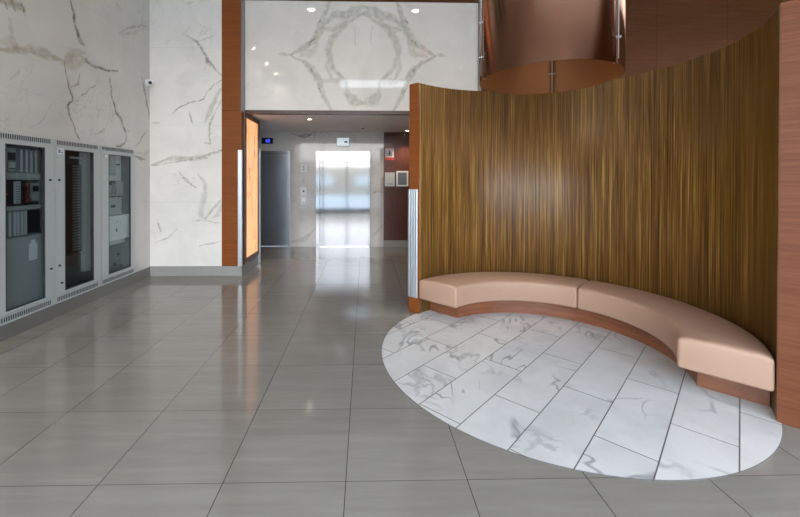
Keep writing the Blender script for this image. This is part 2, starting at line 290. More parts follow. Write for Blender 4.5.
VEINS_TRANSOM = [([(-1.409,3.57),(-1.215,3.56)],0.0675,0.8,1),([(-1.215,3.56),(-1.02,3.679),(-0.845,3.778),(-0.728,4.014),(-0.65,4.248),(-0.592,4.444)],0.135,0.9,1),([(-1.215,3.541),(-0.981,3.445),(-0.864,3.31),(-0.747,3.154),(-0.688,2.92),(-0.531,2.647)],0.108,0.9,1),([(-0.037,4.255),(-0.24,4.116),(-0.396,4.017),(-0.533,3.859),(-0.611,3.624),(-0.544,3.351),(-0.317,3.138)],0.1215,0.8,1),([(-0.689,4.033),(-0.514,4.211),(-0.279,4.206),(-0.221,4.312),(-0.037,4.353)],0.1485,0.9,1),([(-0.316,2.923),(-0.199,2.826),(-0.034,2.787)],0.189,0.85,1),([(-0.747,3.154),(-0.544,3.136),(-0.317,3.138),(-0.277,2.923)],0.108,0.55,1),([(-0.689,3.994),(-0.435,3.985),(-0.279,4.135)],0.135,0.75,1),([(-0.611,3.624),(-0.63,3.351),(-0.544,3.156)],0.081,0.6,1),([(-1.059,3.562),(-0.864,3.603),(-0.786,3.798)],0.135,0.6,1),([(-0.923,3.719),(-0.884,3.778),(-0.825,3.825)],0.0182,0.9,0),([(-0.767,4.091),(-0.728,4.15)],0.0208,0.9,0),([(-0.911,3.368),(-0.844,3.29)],0.0208,0.9,0),([(-0.766,3.037),(-0.715,2.959)],0.0208,0.8,0),([(-0.24,4.214),(-0.037,4.275)],0.135,0.6,1),([(-0.181,4.058),(-0.169,3.726)],0.0156,0.35,0),([(1.338,3.57),(1.144,3.56)],0.0675,0.8,1),([(1.144,3.56),(0.949,3.679),(0.774,3.778),(0.657,4.014),(0.579,4.248),(0.521,4.444)],0.135,0.9,1),([(1.144,3.541),(0.91,3.445),(0.793,3.31),(0.676,3.154),(0.617,2.92),(0.46,2.647)],0.108,0.9,1),([(-0.034,4.255),(0.169,4.116),(0.325,4.017),(0.462,3.859),(0.54,3.624),(0.473,3.351),(0.246,3.138)],0.1215,0.8,1),([(0.618,4.033),(0.443,4.211),(0.208,4.206),(0.15,4.312),(-0.034,4.353)],0.1485,0.9,1),([(0.245,2.923),(0.128,2.826),(-0.037,2.787)],0.189,0.85,1),([(0.676,3.154),(0.473,3.136),(0.246,3.138),(0.206,2.923)],0.108,0.55,1),([(0.618,3.994),(0.364,3.985),(0.208,4.135)],0.135,0.75,1),([(0.54,3.624),(0.559,3.351),(0.473,3.156)],0.081,0.6,1),([(0.988,3.562),(0.793,3.603),(0.715,3.798)],0.135,0.6,1),([(0.852,3.719),(0.813,3.778),(0.754,3.825)],0.0182,0.9,0),([(0.696,4.091),(0.657,4.15)],0.0208,0.9,0),([(0.84,3.368),(0.773,3.29)],0.0208,0.9,0),([(0.695,3.037),(0.644,2.959)],0.0208,0.8,0),([(0.169,4.214),(-0.034,4.275)],0.135,0.6,1),([(0.11,4.058),(0.098,3.726)],0.0156,0.35,0)]
VEINS_LOBBY = [([(-1.671,2.589),(-1.396,2.488),(-1.12,2.615),(-1.159,2.457)],0.035,0.88,0),([(-1.514,2.487),(-1.356,2.567),(-1.222,2.552)],0.042,0.66,0),([(-1.67,0.112),(-1.394,0.175),(-1.125,0.397)],0.117,0.66,1),([(0.144,0.213),(0.271,0.348),(0.414,0.491)],0.078,0.66,1),([(0.158,1.208),(0.269,1.271),(0.397,1.24)],0.042,0.55,0),([(0.141,2.002),(0.307,2.32)],0.065,0.44,1),([(-1.395,1.562),(-1.434,1.403)],0.078,0.44,1),([(-2.34,2.483),(-2.182,2.31)],0.039,0.44,1)]
# ---------------------------------------------------------------- veined slabs: a wall skin whose 'veins' attribute holds the veins and the patch
def vein_fields(U, V, veins):
    def wob(s, ph):
        return np.sin(U*s*5.1+ph+V*s*2.3)*.5+np.sin(U*s*11.7-V*s*9.1+ph*2)*.3+np.sin(V*s*17.3+U*s*6.1+ph*3)*.25+np.sin(V*s*31+U*s*23+ph)*.12
    Uw = U+.014*wob(2.2, .3)+.006*wob(7.3, 2.); Vw = V+.014*wob(2.0, 1.9)+.006*wob(6.7, .8)
    wm = 1+.35*wob(3.1, 4.)
    G = np.zeros((2,)+U.shape)
    for pts, w, st, kind in veins:
        best = np.full(U.shape, 9.)
        n = len(pts)-1
        for i in range(n):
            (ax, ay), (bx, by) = pts[i], pts[i+1]; dx, dy = bx-ax, by-ay; L = dx*dx+dy*dy+1e-9
            t = np.clip(((Uw-ax)*dx+(Vw-ay)*dy)/L, 0, 1)
            d = np.hypot(Uw-ax-t*dx, Vw-ay-t*dy)
            s = (i+t)/n; tap = np.clip(.35+1.6*np.minimum(s, 1-s), 0, 1)
            best = np.minimum(best, d/(w*.5*tap*wm+.002))
        lo, sp = (.35, .9) if kind == 1 else (.4, .9); e = 1-np.clip((best-lo)/sp, 0, 1); e = e*e*(3-2*e)
        if kind == 1:      # broad band with a darker rim, as in the stone
            rim = np.exp(-((best-.8)/.2)**2)*.12*st; G[0] = np.maximum(G[0], rim); 
        G[kind] = np.maximum(G[kind], e*st)
    return G
def slab(name, axis, const, a0, a1, z0, z1, step, veins, mat, holes=(), thick=.1, sign=-1):
    """wall in plane axis=const; running from a0 to a1 in the other horizontal axis; back face 'thick' behind"""
    ua = np.unique(np.round(np.concatenate([np.arange(a0, a1, step), [a1]]+[[h[0], h[1]] for h in holes]), 4)); va = np.unique(np.round(np.concatenate([np.arange(z0, z1, step), [z1]]+[[h[2], h[3]] for h in holes]), 4))
    U, V = np.meshgrid(ua, va); nu, nv = len(ua), len(va)
    G = vein_fields(U, V, veins) if veins else np.zeros((2,)+U.shape)
    C = np.full(U.shape, const)
    co = np.stack([C, U, V] if axis == 0 else [U, C, V], -1).reshape(-1, 3)
    idx = np.arange(nu*nv).reshape(nv, nu)
    q = np.stack([idx[:-1,:-1], idx[:-1,1:], idx[1:,1:], idx[1:,:-1]], -1).reshape(-1, 4)
    uc = (ua[:-1]+ua[1:])/2; vc = (va[:-1]+va[1:])/2; UC, VC = np.meshgrid(uc, vc); keep = np.ones(UC.shape, bool)
    for h in holes: keep &= ~((UC > h[0]) & (UC < h[1]) & (VC > h[2]) & (VC < h[3]))
    q = q[keep.ravel()]
    if (axis == 0 and sign > 0) or (axis == 1 and sign < 0): pass
    else: q = q[:, ::-1]
    # back and rim
    back = const-sign*thick; nb = len(co)
    bc = [(a0, z0), (a1, z0), (a1, z1), (a0, z1)]
    ext = [((back, a, z) if axis == 0 else (a, back, z)) for a, z in bc]
    ff = [((const, a, z) if axis == 0 else (a, const, z)) for a, z in bc]
    faces = [tuple(int(i) for i in f) for f in q]
    co = np.concatenate([co, np.array(ext), np.array(ff)])
    for k in range(4): faces.append((nb+k, nb+(k+1) % 4, nb+4+(k+1) % 4, nb+4+k))
    if not holes: faces.append((nb, nb+1, nb+2, nb+3))
    me = bpy.data.meshes.new(name); me.from_pydata(co.tolist(), [], faces); me.update()
    at = me.color_attributes.new('veins', 'FLOAT_COLOR', 'POINT')
    cc = np.zeros((len(co), 4), np.float32); cc[:nb, 0] = G[0].ravel(); cc[:nb, 1] = G[1].ravel(); cc[:, 3] = 1
    at.data.foreach_set('color', cc.ravel())
    me.materials.append(M[mat]); o = bpy.data.objects.new(name, me); COL.objects.link(o); o['_o'] = (0,0,0)
    return struct(o)
# ---------------------------------------------------------------- the room
FY = -1.6; XR = 8.2; HC = 5.3; YB = 8.75; XC = -1.965; TY = 6.30
struct(obj('floor', Bx((-3.6, XR+.2, FY-.2, YB+.2, -.1, 0)), 'floor'))
struct(obj('ceiling', Bx((-3.6, XR+.2, FY-.2, 6.5, HC, HC+.12)), 'paint'))
struct(obj('trim_8', Bx((-3.25, 3.0, 6.32, YB+.1, 2.62, 2.70)), 'lobby_paint'))
bpy.data.objects['trim_8'].name = 'ceiling_lobby'
slab('wall_left', 0, -3.396, FY-.1, 3.3, 0, HC, .5, None, 'marble_left', sign=1)
slab('wall_left_marble', 0, -3.396, 3.3, 6.13, 0, HC, .012, VEINS_LEFT, 'marble_left', holes=[(3.57, 5.725, .15, 1.945)], sign=1)
slab('wall_front', 1, 6.13, -3.396, -2.268, 0, HC, .011, VEINS_FRONT, 'marble_front', thick=.2)
struct(obj('trim_1', Bx((-2.268, XC, 6.125, 6.62, .0, HC)), 'red_wood'))                       # wood clad pier beside the marble
struct(obj('wall_corridor', Bx((-2.268, XC-.0, 6.62, 7.09, 0, 2.7)), 'red_wood'))
struct(obj('trim_2', Bx((XC, XC+.012, 6.125, TY, 2.6, HC)), 'grey_trim'))
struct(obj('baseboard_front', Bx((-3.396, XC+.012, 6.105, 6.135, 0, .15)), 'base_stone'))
struct(obj('baseboard_corridor', Bx((XC, XC+.012, 6.135, 7.09, 0, .15)), 'dark_shaded_stone'))  # grey stone like the front baseboard, its shadow put into the darker colour
struct(obj('baseboard_left', Bx((-3.40, -3.379, FY, 6.105, 0, .142)), 'dark_shaded_stone'))
slab('wall_transom', 1, TY, XC+.012, 1.86, 2.655, 4.44, .010, VEINS_TRANSOM, 'marble_transom', thick=.1)
struct(obj('trim_3', Bx((XC+.012, 1.86, TY-.015, TY+.1, 2.60, 2.655)), 'frame_wood'))
struct(obj('wall_header', Bx((XC+.012, 1.86, TY-.02, TY+.1, 4.44, HC)), 'wall_wood'))
struct(obj('trim_4', Bx((1.86, 1.905, TY-.02, TY+.1, 0, HC)), 'grey_trim'))
struct(obj('wall_brown', Bx((1.905, XR, TY, TY+.1, 0, HC)), 'wall_wood'))
struct(obj('wall_right', Bx((XR, XR+.1, FY, 2.2, 0, HC), (XR, XR+.1, 5.5, 6.4, 0, HC), (XR, XR+.1, 2.2, 5.5, 3.9, HC)), 'paint'))
w = struct(obj('window_3', Bx(*[(XR-.02, XR+.08, y-.03, y+.03, 0, 3.9) for y in (2.23, 3.85, 5.47)], (XR-.02, XR+.08, 2.26, 5.44, 0, .12), (XR-.02, XR+.08, 2.26, 5.44, 2.4, 2.5), (XR-.02, XR+.08, 2.26, 5.44, 3.84, 3.9)), 'grey_trim'))
obj('window_pane', Bx((XR+.03, XR+.038, 2.26, 5.44, .12, 3.84)), 'glass', w)
slab('wall_lobby', 1, YB, -3.1, .425, 0, 2.64, .012, VEINS_LOBBY, 'marble_lobby', holes=[(-2.934, -1.702, 0, 2.181), (-1.115, .117, 0, 2.185)], thick=.1)
struct(obj('wall_lobby_wood', Bx((.425, 3.0, YB, YB+.1, 0, 2.64)), 'dark_wood'))
struct(obj('baseboard_lobby', Bx((.425, 3.0, YB-.015, YB, 0, .15)), 'base_stone'))
struct(obj('wall_lobby_left', Bx((-3.2, -3.1, 7.09, YB, 0, 2.7), (-3.1, -2.268, 7.0, 7.09, 0, 2.7)), 'marble_lobby'))
struct(obj('wall_lobby_right', Bx((3.0, 3.1, 6.4, YB+.1, 0, 2.7)), 'dark_wood'))
# street side: glazed storefront behind the viewer
w = struct(obj('window_1', Bx(*[(x-.03, x+.03, FY-.08, FY+.02, 0, 3.9) for x in (-3.3, -2.1, -.9, .3, 1.5, 2.7, 3.9, 5.1, 6.3, 8.1)], (-3.3, 8.1, FY-.08, FY+.02, 0, .12), (-3.3, 8.1, FY-.08, FY+.02, 2.40, 2.50), (-3.3, 8.1, FY-.08, FY+.02, 3.84, 3.9)), 'grey_trim'))
obj('window_pane', Bx((-3.3, 8.1, FY-.03, FY-.022, .12, 3.84)), 'glass', w)
w = struct(obj('window_2', Bx((-.93, 1.55, FY-.08, FY+.02, 4.93, 4.96), (-.93, 1.55, FY-.08, FY+.02, 5.26, 5.28), (-.96, -.93, FY-.08, FY+.02, 4.93, 5.28), (1.55, 1.58, FY-.08, FY+.02, 4.93, 5.28), (1.06, 1.09, FY-.08, FY+.02, 4.96, 5.26)), 'grey_trim'))
obj('window_pane', Bx((-.93, 1.55, FY-.03, FY-.022, 4.96, 5.26)), 'glass', w)
struct(obj('wall_street', Bx((-3.5, XR, FY-.1, FY, 3.9, 4.93), (-3.5, -.96, FY-.1, FY, 4.93, HC), (1.58, XR, FY-.1, FY, 4.93, HC), (-3.5, -3.33, FY-.1, FY, 0, 3.9), (8.13, XR, FY-.1, FY, 0, 3.9), (-.96, 1.58, FY-.1, FY, 5.28, HC)), 'paint'))
struct(obj('pavement_outside', Bx((-25, 35, -40, FY-.2, -.2, -.04), (XR+.25, 35, FY-.2, 20, -.2, -.04)), 'paving'))
b = thing('building', 'low pale building across the street, seen only mirrored in the steel elevator door', 'building', (0, -27, -.04))
obj('wall', Bx((-24, 24, -30, -27, -.04, 3.3)), 'facade_far', b)
for k in range(9): obj('window', Bx((-22+k*5.2, -19.2+k*5.2, -26.99, -26.9, 1.0, 2.2)), 'cab_light', b)
# ---------------------------------------------------------------- round marble inlay
def P(r, deg, v=0.):
    """point at radius r; deg measured from the right-hand end of the half circle"""
    a = math.radians(deg-45); return (CX+r*math.cos(a)+v*.70711, CY+r*math.sin(a)+v*.70711)
bm = bmesh.new(); bmesh.ops.create_cone(bm, cap_ends=True, segments=160, radius1=1.4225, radius2=1.4225, depth=.003, matrix=Matrix.Translation((CX, CY, .0015)))
tag(obj('marble_floor_inlay', bm, 'inlay', org=(CX, CY, 0)), 'round inlay of white marble tiles laid diagonally in the grey floor', 'floor inlay')
# ---------------------------------------------------------------- curved wall
def arc_block(bm, r0, r1, z0, z1, v_end, n, a_start=None, a_end=None, uvl=None):
    """sector block between radii, ends cut square at distance v_end from the diameter"""
    def ang(r, end): 
        s = math.degrees(math.asin(v_end/r)); return s if end == 0 else 180-s
    rings = []
    for k in range(n+1):
        t = k/n; row = []
        for r in (r0, r1):
            A0 = ang(r, 0) if a_start is None else a_start; A1 = ang(r, 1) if a_end is None else a_end
            p = P(r, A0+(A1-A0)*t)
            row.append([bm.verts.new((p[0], p[1], z)) for z in (z0, z1)])
        rings.append(row)
    for k in range(n):
        A, B_ = rings[k], rings[k+1]
        for f, flag in (((A[0][0], B_[0][0], B_[0][1], A[0][1]), 1), ((A[1][0], A[1][1], B_[1][1], B_[1][0]), 1), ((A[0][1], B_[0][1], B_[1][1], A[1][1]), 0), ((A[0][0], A[1][0], B_[1][0], B_[0][0]), 0)):
            fc = bm.faces.new(f)
            if uvl is not None:
                for l in fc.loops:
                    kk = k if l.vert in (A[0][0], A[0][1], A[1][0], A[1][1]) else k+1
                    l[uvl].uv = (kk/n*math.pi*r0, l.vert.co.z)
    for row in (rings[0], rings[-1]): bm.faces.new((row[0][0], row[0][1], row[1][1], row[1][0]))
bm = bmesh.new(); uvl = bm.loops.layers.uv.new('UVMap')
arc_block(bm, 1.397, 1.54, 0, 2.612, .05, 96, uvl=uvl)
cw = struct(obj('wall_curved', bm, 'zebra', smooth=False))
for f in cw.data.polygons: f.use_smooth = abs(f.normal.z) < .5 and f.index < 96*4
def uvbox(bm, u0, u1, v0, v1, z0, z1):
    vs = []
    for u in (u0, u1):
        for v in (v0, v1):
            for z in (z0, z1): vs.append(bm.verts.new((CX+(u+v)*.70711, CY+(v-u)*.70711, z)))
    for f in ((0,1,3,2), (4,6,7,5), (0,4,5,1), (2,3,7,6), (0,2,6,4), (1,5,7,3)): bm.faces.new([vs[i] for i in f])
    return bm
struct(obj('trim_5', uvbox(bmesh.new(), 1.3985, 1.62, .026, .05, 0, 2.612), 'pier_wood'))
struct(obj('trim_6', uvbox(bmesh.new(), -1.525, -1.396, .026, .05, 0, 2.612), 'red_wood'))
g = bmesh.new(); uvbox(g, -1.530, -1.398, .018, .0255, .18, 1.41)
for k in range(4): uvbox(g, -1.528+k*.034, -1.510+k*.034, .006, .018, .18, 1.41)
tag(obj('corner_guard', g, 'aluminium', bevel=.002, org=(CX-1.4*.7071, CY+1.4*.7071, .18)), 'ribbed aluminium guard on the left end of the curved wood wall', 'wall guard')
# ---------------------------------------------------------------- curved bench
bench = thing('curved_bench', 'curved bench with beige leather cushions on a red wood plinth', 'bench', (*P(1.2, 90), 0.003))
bm = bmesh.new(); arc_block(bm, 1.03, 1.393, .003, .172, .225, 60); obj('plinth', bm, 'plinth_wood', bench)
for a0, a1 in ((None, 89.85), (90.15, None)):
    bm = bmesh.new(); arc_block(bm, .905, 1.390, .173, .397, .03, 40, a_start=a0 and a0, a_end=a1 and a1) if False else None
    def sec(deg, r): return P(r, deg)
    n = 44; rows = []
    for k in range(n+1):
        t = k/n; row = []
        for j, (fr, z) in enumerate(((0, .173), (0, .285), (0, .385), (.12, .400), (.5, .406), (.88, .400), (1, .388), (1, .285), (1, .173))):
            r = .905+(1.390-.905)*fr; s = math.degrees(math.asin(.03/r)); b0, b1 = (s, 89.85) if a0 is None else (90.15, 180-s)
            p = P(r, b0+(b1-b0)*t); row.append(bm.verts.new((p[0], p[1], z-(.006 if (k in (0, n) and z > .38) else 0))))
        rows.append(row)
    for k in range(n):
        for j in range(9): bm.faces.new((rows[k][j], rows[k][(j+1) % 9], rows[k+1][(j+1) % 9], rows[k+1][j]))
    bm.faces.new(rows[0]); bm.faces.new(rows[-1][::-1])
    c = obj('cushion', bm, 'leather', bench, smooth=True, bevel=.022, seg=4)
    c.modifiers['bevel'].angle_limit = math.radians(50)
# ---------------------------------------------------------------- hanging drum
DZ = 2.383; DT = HC; DC = P(0, 0)
DCX, DCY, DR = 1.579, 3.300, .567
drum = thing('drum_pendant', 'large bronze metal drum hanging open-bottomed over the curved bench', 'pendant drum', (DCX, DCY, DZ))
for s in range(3):
    bm = bmesh.new(); a0 = 60+120*s+.9; a1 = 180+120*s-.9; n = 40; rw = []
    for k in range(n+1):
        a = math.radians(a0+(a1-a0)*k/n); rw.append([[bm.verts.new((DCX+r*math.cos(a), DCY+r*math.sin(a), z)) for z in (DZ, DT)] for r in (DR-.006, DR)])
    for k in range(n):
        A, B_ = rw[k], rw[k+1]
        for j in (0, 1): bm.faces.new((A[j][0], B_[j][0], B_[j][1], A[j][1]))
        for j in (0, 1): bm.faces.new((A[0][j], B_[0][j], B_[1][j], A[1][j]))
    for e in (rw[0], rw[-1]): bm.faces.new((e[0][0], e[0][1], e[1][1], e[1][0]))
    p = obj('metal_panel', bm, 'bronze', drum, smooth=False)
    p.data.materials.append(M['bronze_in'])
    for f in p.data.polygons:
        if abs(f.normal.z) < .5: f.use_smooth = True
        c = f.center+Vector((0,0,0)); 
        if f.normal.x*c.x+f.normal.y*c.y < 0 and abs(f.normal.z) < .5: f.material_index = 1
    # joint rod with clips
    a = math.radians(60+120*s); dx, dy = math.cos(a), math.sin(a)
    bm = bmesh.new(); cyl(bm, (DCX+dx*(DR+.012), DCY+dy*(DR+.012), DZ+.03), (DCX+dx*(DR+.012), DCY+dy*(DR+.012), DT), .0045, 10)
    cyl(bm, (DCX+dx*(DR-.018), DCY+dy*(DR-.018), DZ+.0), (DCX+dx*(DR-.018), DCY+dy*(DR-.018), DT), .0045, 10)
    rod = obj('joint_rod', bm, 'aluminium', drum, smooth=True)
    for z in (2.57, 2.87, 3.17, 3.77, 4.37, 4.97):
        bm = bmesh.new(); cyl(bm, (DCX+dx*(DR-.035), DCY+dy*(DR-.035), z), (DCX+dx*(DR+.030), DCY+dy*(DR+.030), z), .006, 10)
        cyl(bm, (DCX+dx*(DR+.012)-dy*.03, DCY+dy*(DR+.012)+dx*.03, z), (DCX+dx*(DR+.012)+dy*.03, DCY+dy*(DR+.012)-dx*.03, z), .004, 8)
        cyl(bm, (DCX+dx*(DR-.018)-dy*.03, DCY+dy*(DR-.018)+dx*.03, z), (DCX+dx*(DR-.018)+dy*.03, DCY+dy*(DR-.018)-dx*.03, z), .004, 8)
        obj('clip', bm, 'aluminium', rod)
# ---------------------------------------------------------------- corridor: lit panel and corner guards
lp = thing('backlit_panel', 'tall glowing orange onyx panel in a dark wood frame', 'light panel', (XC, 6.66, .155))
y0, y1, z0, z1, b = 6.215, 7.085, .155, 2.615, .085
obj('frame', Bx((XC+.001, XC+.035, y0, y0+b, z0, z1-.01), (XC+.001, XC+.035, y1-b, y1, z0, z1-.01), (XC+.001, XC+.035, y0+b, y1-b, z0, z0+b), (XC+.001, XC+.035, y0+b, y1-b, z1-b, z1-.01)), 'frame_wood', lp, bevel=.003)
obj('lit_face', Bx((XC+.001, XC+.018, y0+b, y1-b, z0+b, z1-b)), 'onyx', lp)
tag(obj('corner_guard', Bx((XC-.045, XC+.016, 6.105, 6.124, .152, 1.99), (XC+.0005, XC+.016, 6.124, 6.165, .152, 1.99)), 'aluminium', bevel=.002, org=(XC, 6.12, .152)), 'tall metal corner guard on the wood pier left of the lit panel', 'wall guard')
tag(obj('corner_guard', Bx((XC-.03, XC+.018, 7.0905, 7.105, .0, 2.1), (XC+.036, XC+.044, 7.05, 7.105, .0, 2.1), (XC+.018, XC+.036, 7.0905, 7.105, 0, 2.1)), 'aluminium', bevel=.001, org=(XC, 7.1, 0)), 'thin metal corner guard on the far edge of the lit panel', 'wall guard')
# ---------------------------------------------------------------- elevators
def elevator(x0, x1, zt, mat, label, fmat):
    e = thing('elevator', label, 'elevator', ((x0+x1)/2, YB, 0))
    f = .05 if mat == 'door_dark' else .085; f2 = .05 if mat == 'door_dark' else .035
    obj('door_frame', Bx((x0, x0+f, YB-.03, YB+.12, 0, zt), (x1-f2, x1, YB-.03, YB+.12, 0, zt), (x0+f, x1-f2, YB-.03, YB+.12, zt-.05, zt)), fmat, e, bevel=.003)
    obj('sill', Bx((x0+f, x1-f2, YB-.01, YB+.12, .0005, .012)), 'steel', e)
    obj('door_panel', Bx((x0+f, x1-f2, YB+.045, YB+.075, .014, zt-.05)), mat, e)
    return e
elevator(-2.934, -1.702, 2.181, 'door_dark', 'dim steel elevator door at the left, beside the lit panel', 'door_dark')
elevator(-1.115, .117, 2.185, 'door_steel', 'bright steel elevator door reflecting the daylight, under the lit sign', 'door_steel')
def plate(name, label, cat, x0, x1, z0, z1, mat, d=.02):
    t = thing(name, label, cat, ((x0+x1)/2, YB, z0)); obj('plate', Bx((x0, x1, YB-d, YB-.0005, z0, z1)), mat, t, bevel=.003); return t
t = plate('floor_display', 'black floor display with blue glow above the left elevator door', 'display', -2.34, -2.085, 2.34, 2.475, 'black', .03)
obj('digits', Bx((-2.24, -2.225, YB-.033, YB-.03, 2.375, 2.44), (-2.205, -2.15, YB-.033, YB-.03, 2.43, 2.44), (-2.205, -2.15, YB-.033, YB-.03, 2.402, 2.412), (-2.205, -2.15, YB-.033, YB-.03, 2.375, 2.385), (-2.205, -2.195, YB-.033, YB-.03, 2.385, 2.402), (-2.16, -2.15, YB-.033, YB-.03, 2.412, 2.43)), 'blue_led', t)
t = plate('hall_indicator', 'white plate with two dark arrows, topmost between the elevators', 'elevator indicator', -1.466, -1.318, 1.705, 1.892, 'white')
for z, s in ((1.825, 1), (1.765, -1)):
    bm = bmesh.new(); cyl(bm, (-1.392, YB-.025, z), (-1.392, YB-.02, z), .022, 3); 
    if s < 0: bmesh.ops.rotate(bm, verts=bm.verts, cent=(-1.392, YB-.02, z), matrix=Matrix.Rotation(math.pi, 3, 'Y'))
    obj('arrow', bm, 'black', t)
t = plate('call_button_plate', 'white call button plate with one black button, upper of two between the elevators', 'call button', -1.466, -1.318, 1.168, 1.366, 'white')
obj('button', cyl(bmesh.new(), (-1.392, YB-.03, 1.27), (-1.392, YB-.02, 1.27), .02, 16), 'black', t)
t = plate('key_switch_plate', 'pale key switch plate just below the call button between the elevators', 'switch plate', -1.462, -1.322, .96, 1.145, 'white')
obj('key_switch', cyl(bmesh.new(), (-1.392, YB-.026, 1.07), (-1.392, YB-.02, 1.07), .018, 16), 'aluminium', t)
obj('engraved_line', Bx((-1.415, -1.37, YB-.0215, YB-.02, 1.0, 1.012)), 'strip', t)
t = thing('lit_sign', 'small lit white sign with an arrow above the bright elevator door', 'sign', (-.5, YB, 2.30))
obj('housing', Bx((-.645, -.36, YB-.05, YB-.0005, 2.295, 2.485)), 'white', t, bevel=.004)
obj('lit_face', Bx((-.635, -.37, YB-.054, YB-.05, 2.305, 2.475)), 'sign_lit', t)
bm = bmesh.new(); bm_box(bm, -.47, -.43, YB-.057, YB-.054, 2.37, 2.41); cyl(bm, (-.42, YB-.0565, 2.39), (-.42, YB-.054, 2.39), .04, 3); bmesh.ops.rotate(bm, verts=bm.verts[-6:], cent=(-.42, YB-.055, 2.39), matrix=Matrix.Rotation(math.radians(90), 3, 'Y'))
obj('arrow', bm, 'grey_trim', t)
# wood wall notices
t = plate('fire_notice', 'small white and red elevator fire notice on the dark wood wall', 'sign', .455, .665, 1.985, 2.262, 'paper', .008)
obj('red_band', Bx((.455, .665, YB-.0095, YB-.008, 1.985, 2.045)), 'sign_red', t)
bm = Bx((.545, .575, YB-.0095, YB-.008, 2.10, 2.165), (.50, .62, YB-.0095, YB-.008, 2.085, 2.10), (.575, .612, YB-.0095, YB-.008, 2.135, 2.15), (.51, .545, YB-.0095, YB-.008, 2.12, 2.135), (.60, .615, YB-.0095, YB-.008, 2.10, 2.125)); cyl(bm, (.56, YB-.0095, 2.185), (.56, YB-.008, 2.185), .017, 14)
obj('pictogram', bm, 'black', t)
obj('red_border', Bx((.455, .665, YB-.0095, YB-.008, 2.25, 2.262), (.455, .463, YB-.0095, YB-.008, 2.045, 2.25), (.657, .665, YB-.0095, YB-.008, 2.045, 2.25)), 'sign_red', t)
t = plate('wall_speaker_box', 'plain pale grey box on the dark wood wall, left of the framed screen', 'wall box', .45, .675, 1.385, 1.70, 'cab_light', .05)
obj('label_strip', Bx((.50, .63, YB-.0515, YB-.05, 1.43, 1.45)), 'cab_mid', t)
t = plate('entry_panel', 'grey intercom screen with a pale frame on the dark wood wall', 'intercom', .71, .985, 1.385, 1.735, 'white', .04)
obj('screen', Bx((.745, .95, YB-.043, YB-.04, 1.42, 1.70)), 'module', t)
# lobby ceiling fittings
def downlight(x, y, zc, label, r=.055, group=None, power=None, cone=100):
    t = thing('ceiling_downlight', label, 'ceiling light', (x, y, zc), group)
    bm = bmesh.new(); n = 24
    ring = [[bm.verts.new((x+rr*math.cos(2*math.pi*k/n), y+rr*math.sin(2*math.pi*k/n), zz)) for k in range(n)] for rr, zz in ((r*1.35, zc-.001), (r*1.3, zc-.008), (r, zc-.008), (r, zc-.001))]
    for q in range(3):
        for k in range(n): bm.faces.new((ring[q][k], ring[q][(k+1) % n], ring[q+1][(k+1) % n], ring[q+1][k]))
    obj('trim_ring', bm, 'white', t)
    obj('lens', cyl(bmesh.new(), (x, y, zc-.004), (x, y, zc-.0008), r, 24), 'light_disc' if zc > 4 else 'lobby_lens', t)
    if power:
        l = bpy.data.lights.new('lamp', 'SPOT'); l.energy = power*4; l.color = (1., .84, .66); l.spot_size = math.radians(cone); l.spot_blend = .8; l.shadow_soft_size = .02
        lo = bpy.data.objects.new('lamp_light', l); COL.objects.link(lo); lo.parent = t; lo.location = (0, 0, -.03)
    return t
downlight(-1.0, 6.95, 2.62, 'small lit downlight in the low ceiling above the elevator lobby, left', .03, power=LOBBY*.5)
downlight(.93, 8.45, 2.62, 'small lit downlight in the lobby ceiling close to the dark wood wall', .03, power=LOBBY*.5)
t = thing('smoke_detector', 'white smoke detector on the lobby ceiling before the elevators', 'smoke detector', (-.05, 7.93, 2.62))
bm = bmesh.new(); cyl(bm, (-.05, 7.93, 2.60), (-.05, 7.93, 2.619), .055, 24); obj('base', bm, 'white', t)
bm = bmesh.new(); cyl(bm, (-.05, 7.93, 2.575), (-.05, 7.93, 2.60), .03, 24, .04); obj('sensor', bm, 'cab_mid', t)
for x, y, sd in ((-1.2, 4.06, 'left'), (1.12, 4.06, 'right')):
    downlight(x, y, HC, 'warm recessed hall ceiling downlight mirrored at the top of the marble band, '+sd+' one', .075, 'downlights before the marble band', SPOT*.5, 30)
for x, y in ((-3.2, 1.55), (-3.2, .14), (-3.2, -1.17), (3.2, -.1), (3.1, -1.17), (.14, -1.17), (1.58, -1.17), (6.2, -.4)):
    downlight(x, y, HC, 'small recessed downlight in the high hall ceiling near the street side', .05, 'small downlights in the high hall ceiling', SPOT*(.6 if x < -3 else 1.), 130 if x < 0 or y > 1 else 70)
# security camera on the left marble wall
t = thing('security_camera', 'small white dome security camera high on the left marble wall', 'camera', (-3.389, 6.03, 3.02))
bm = bmesh.new(); cyl(bm, (-3.389, 6.03, 3.02), (-3.360, 6.03, 3.02), .05, 24); obj('mount', bm, 'white', t)
obj('ball', sph(bmesh.new(), (-3.33, 6.03, 3.02), .052), 'white', t, smooth=True)
obj('eye', sph(bmesh.new(), (-3.312, 5.994, 3.012), .026), 'black', t, smooth=True)
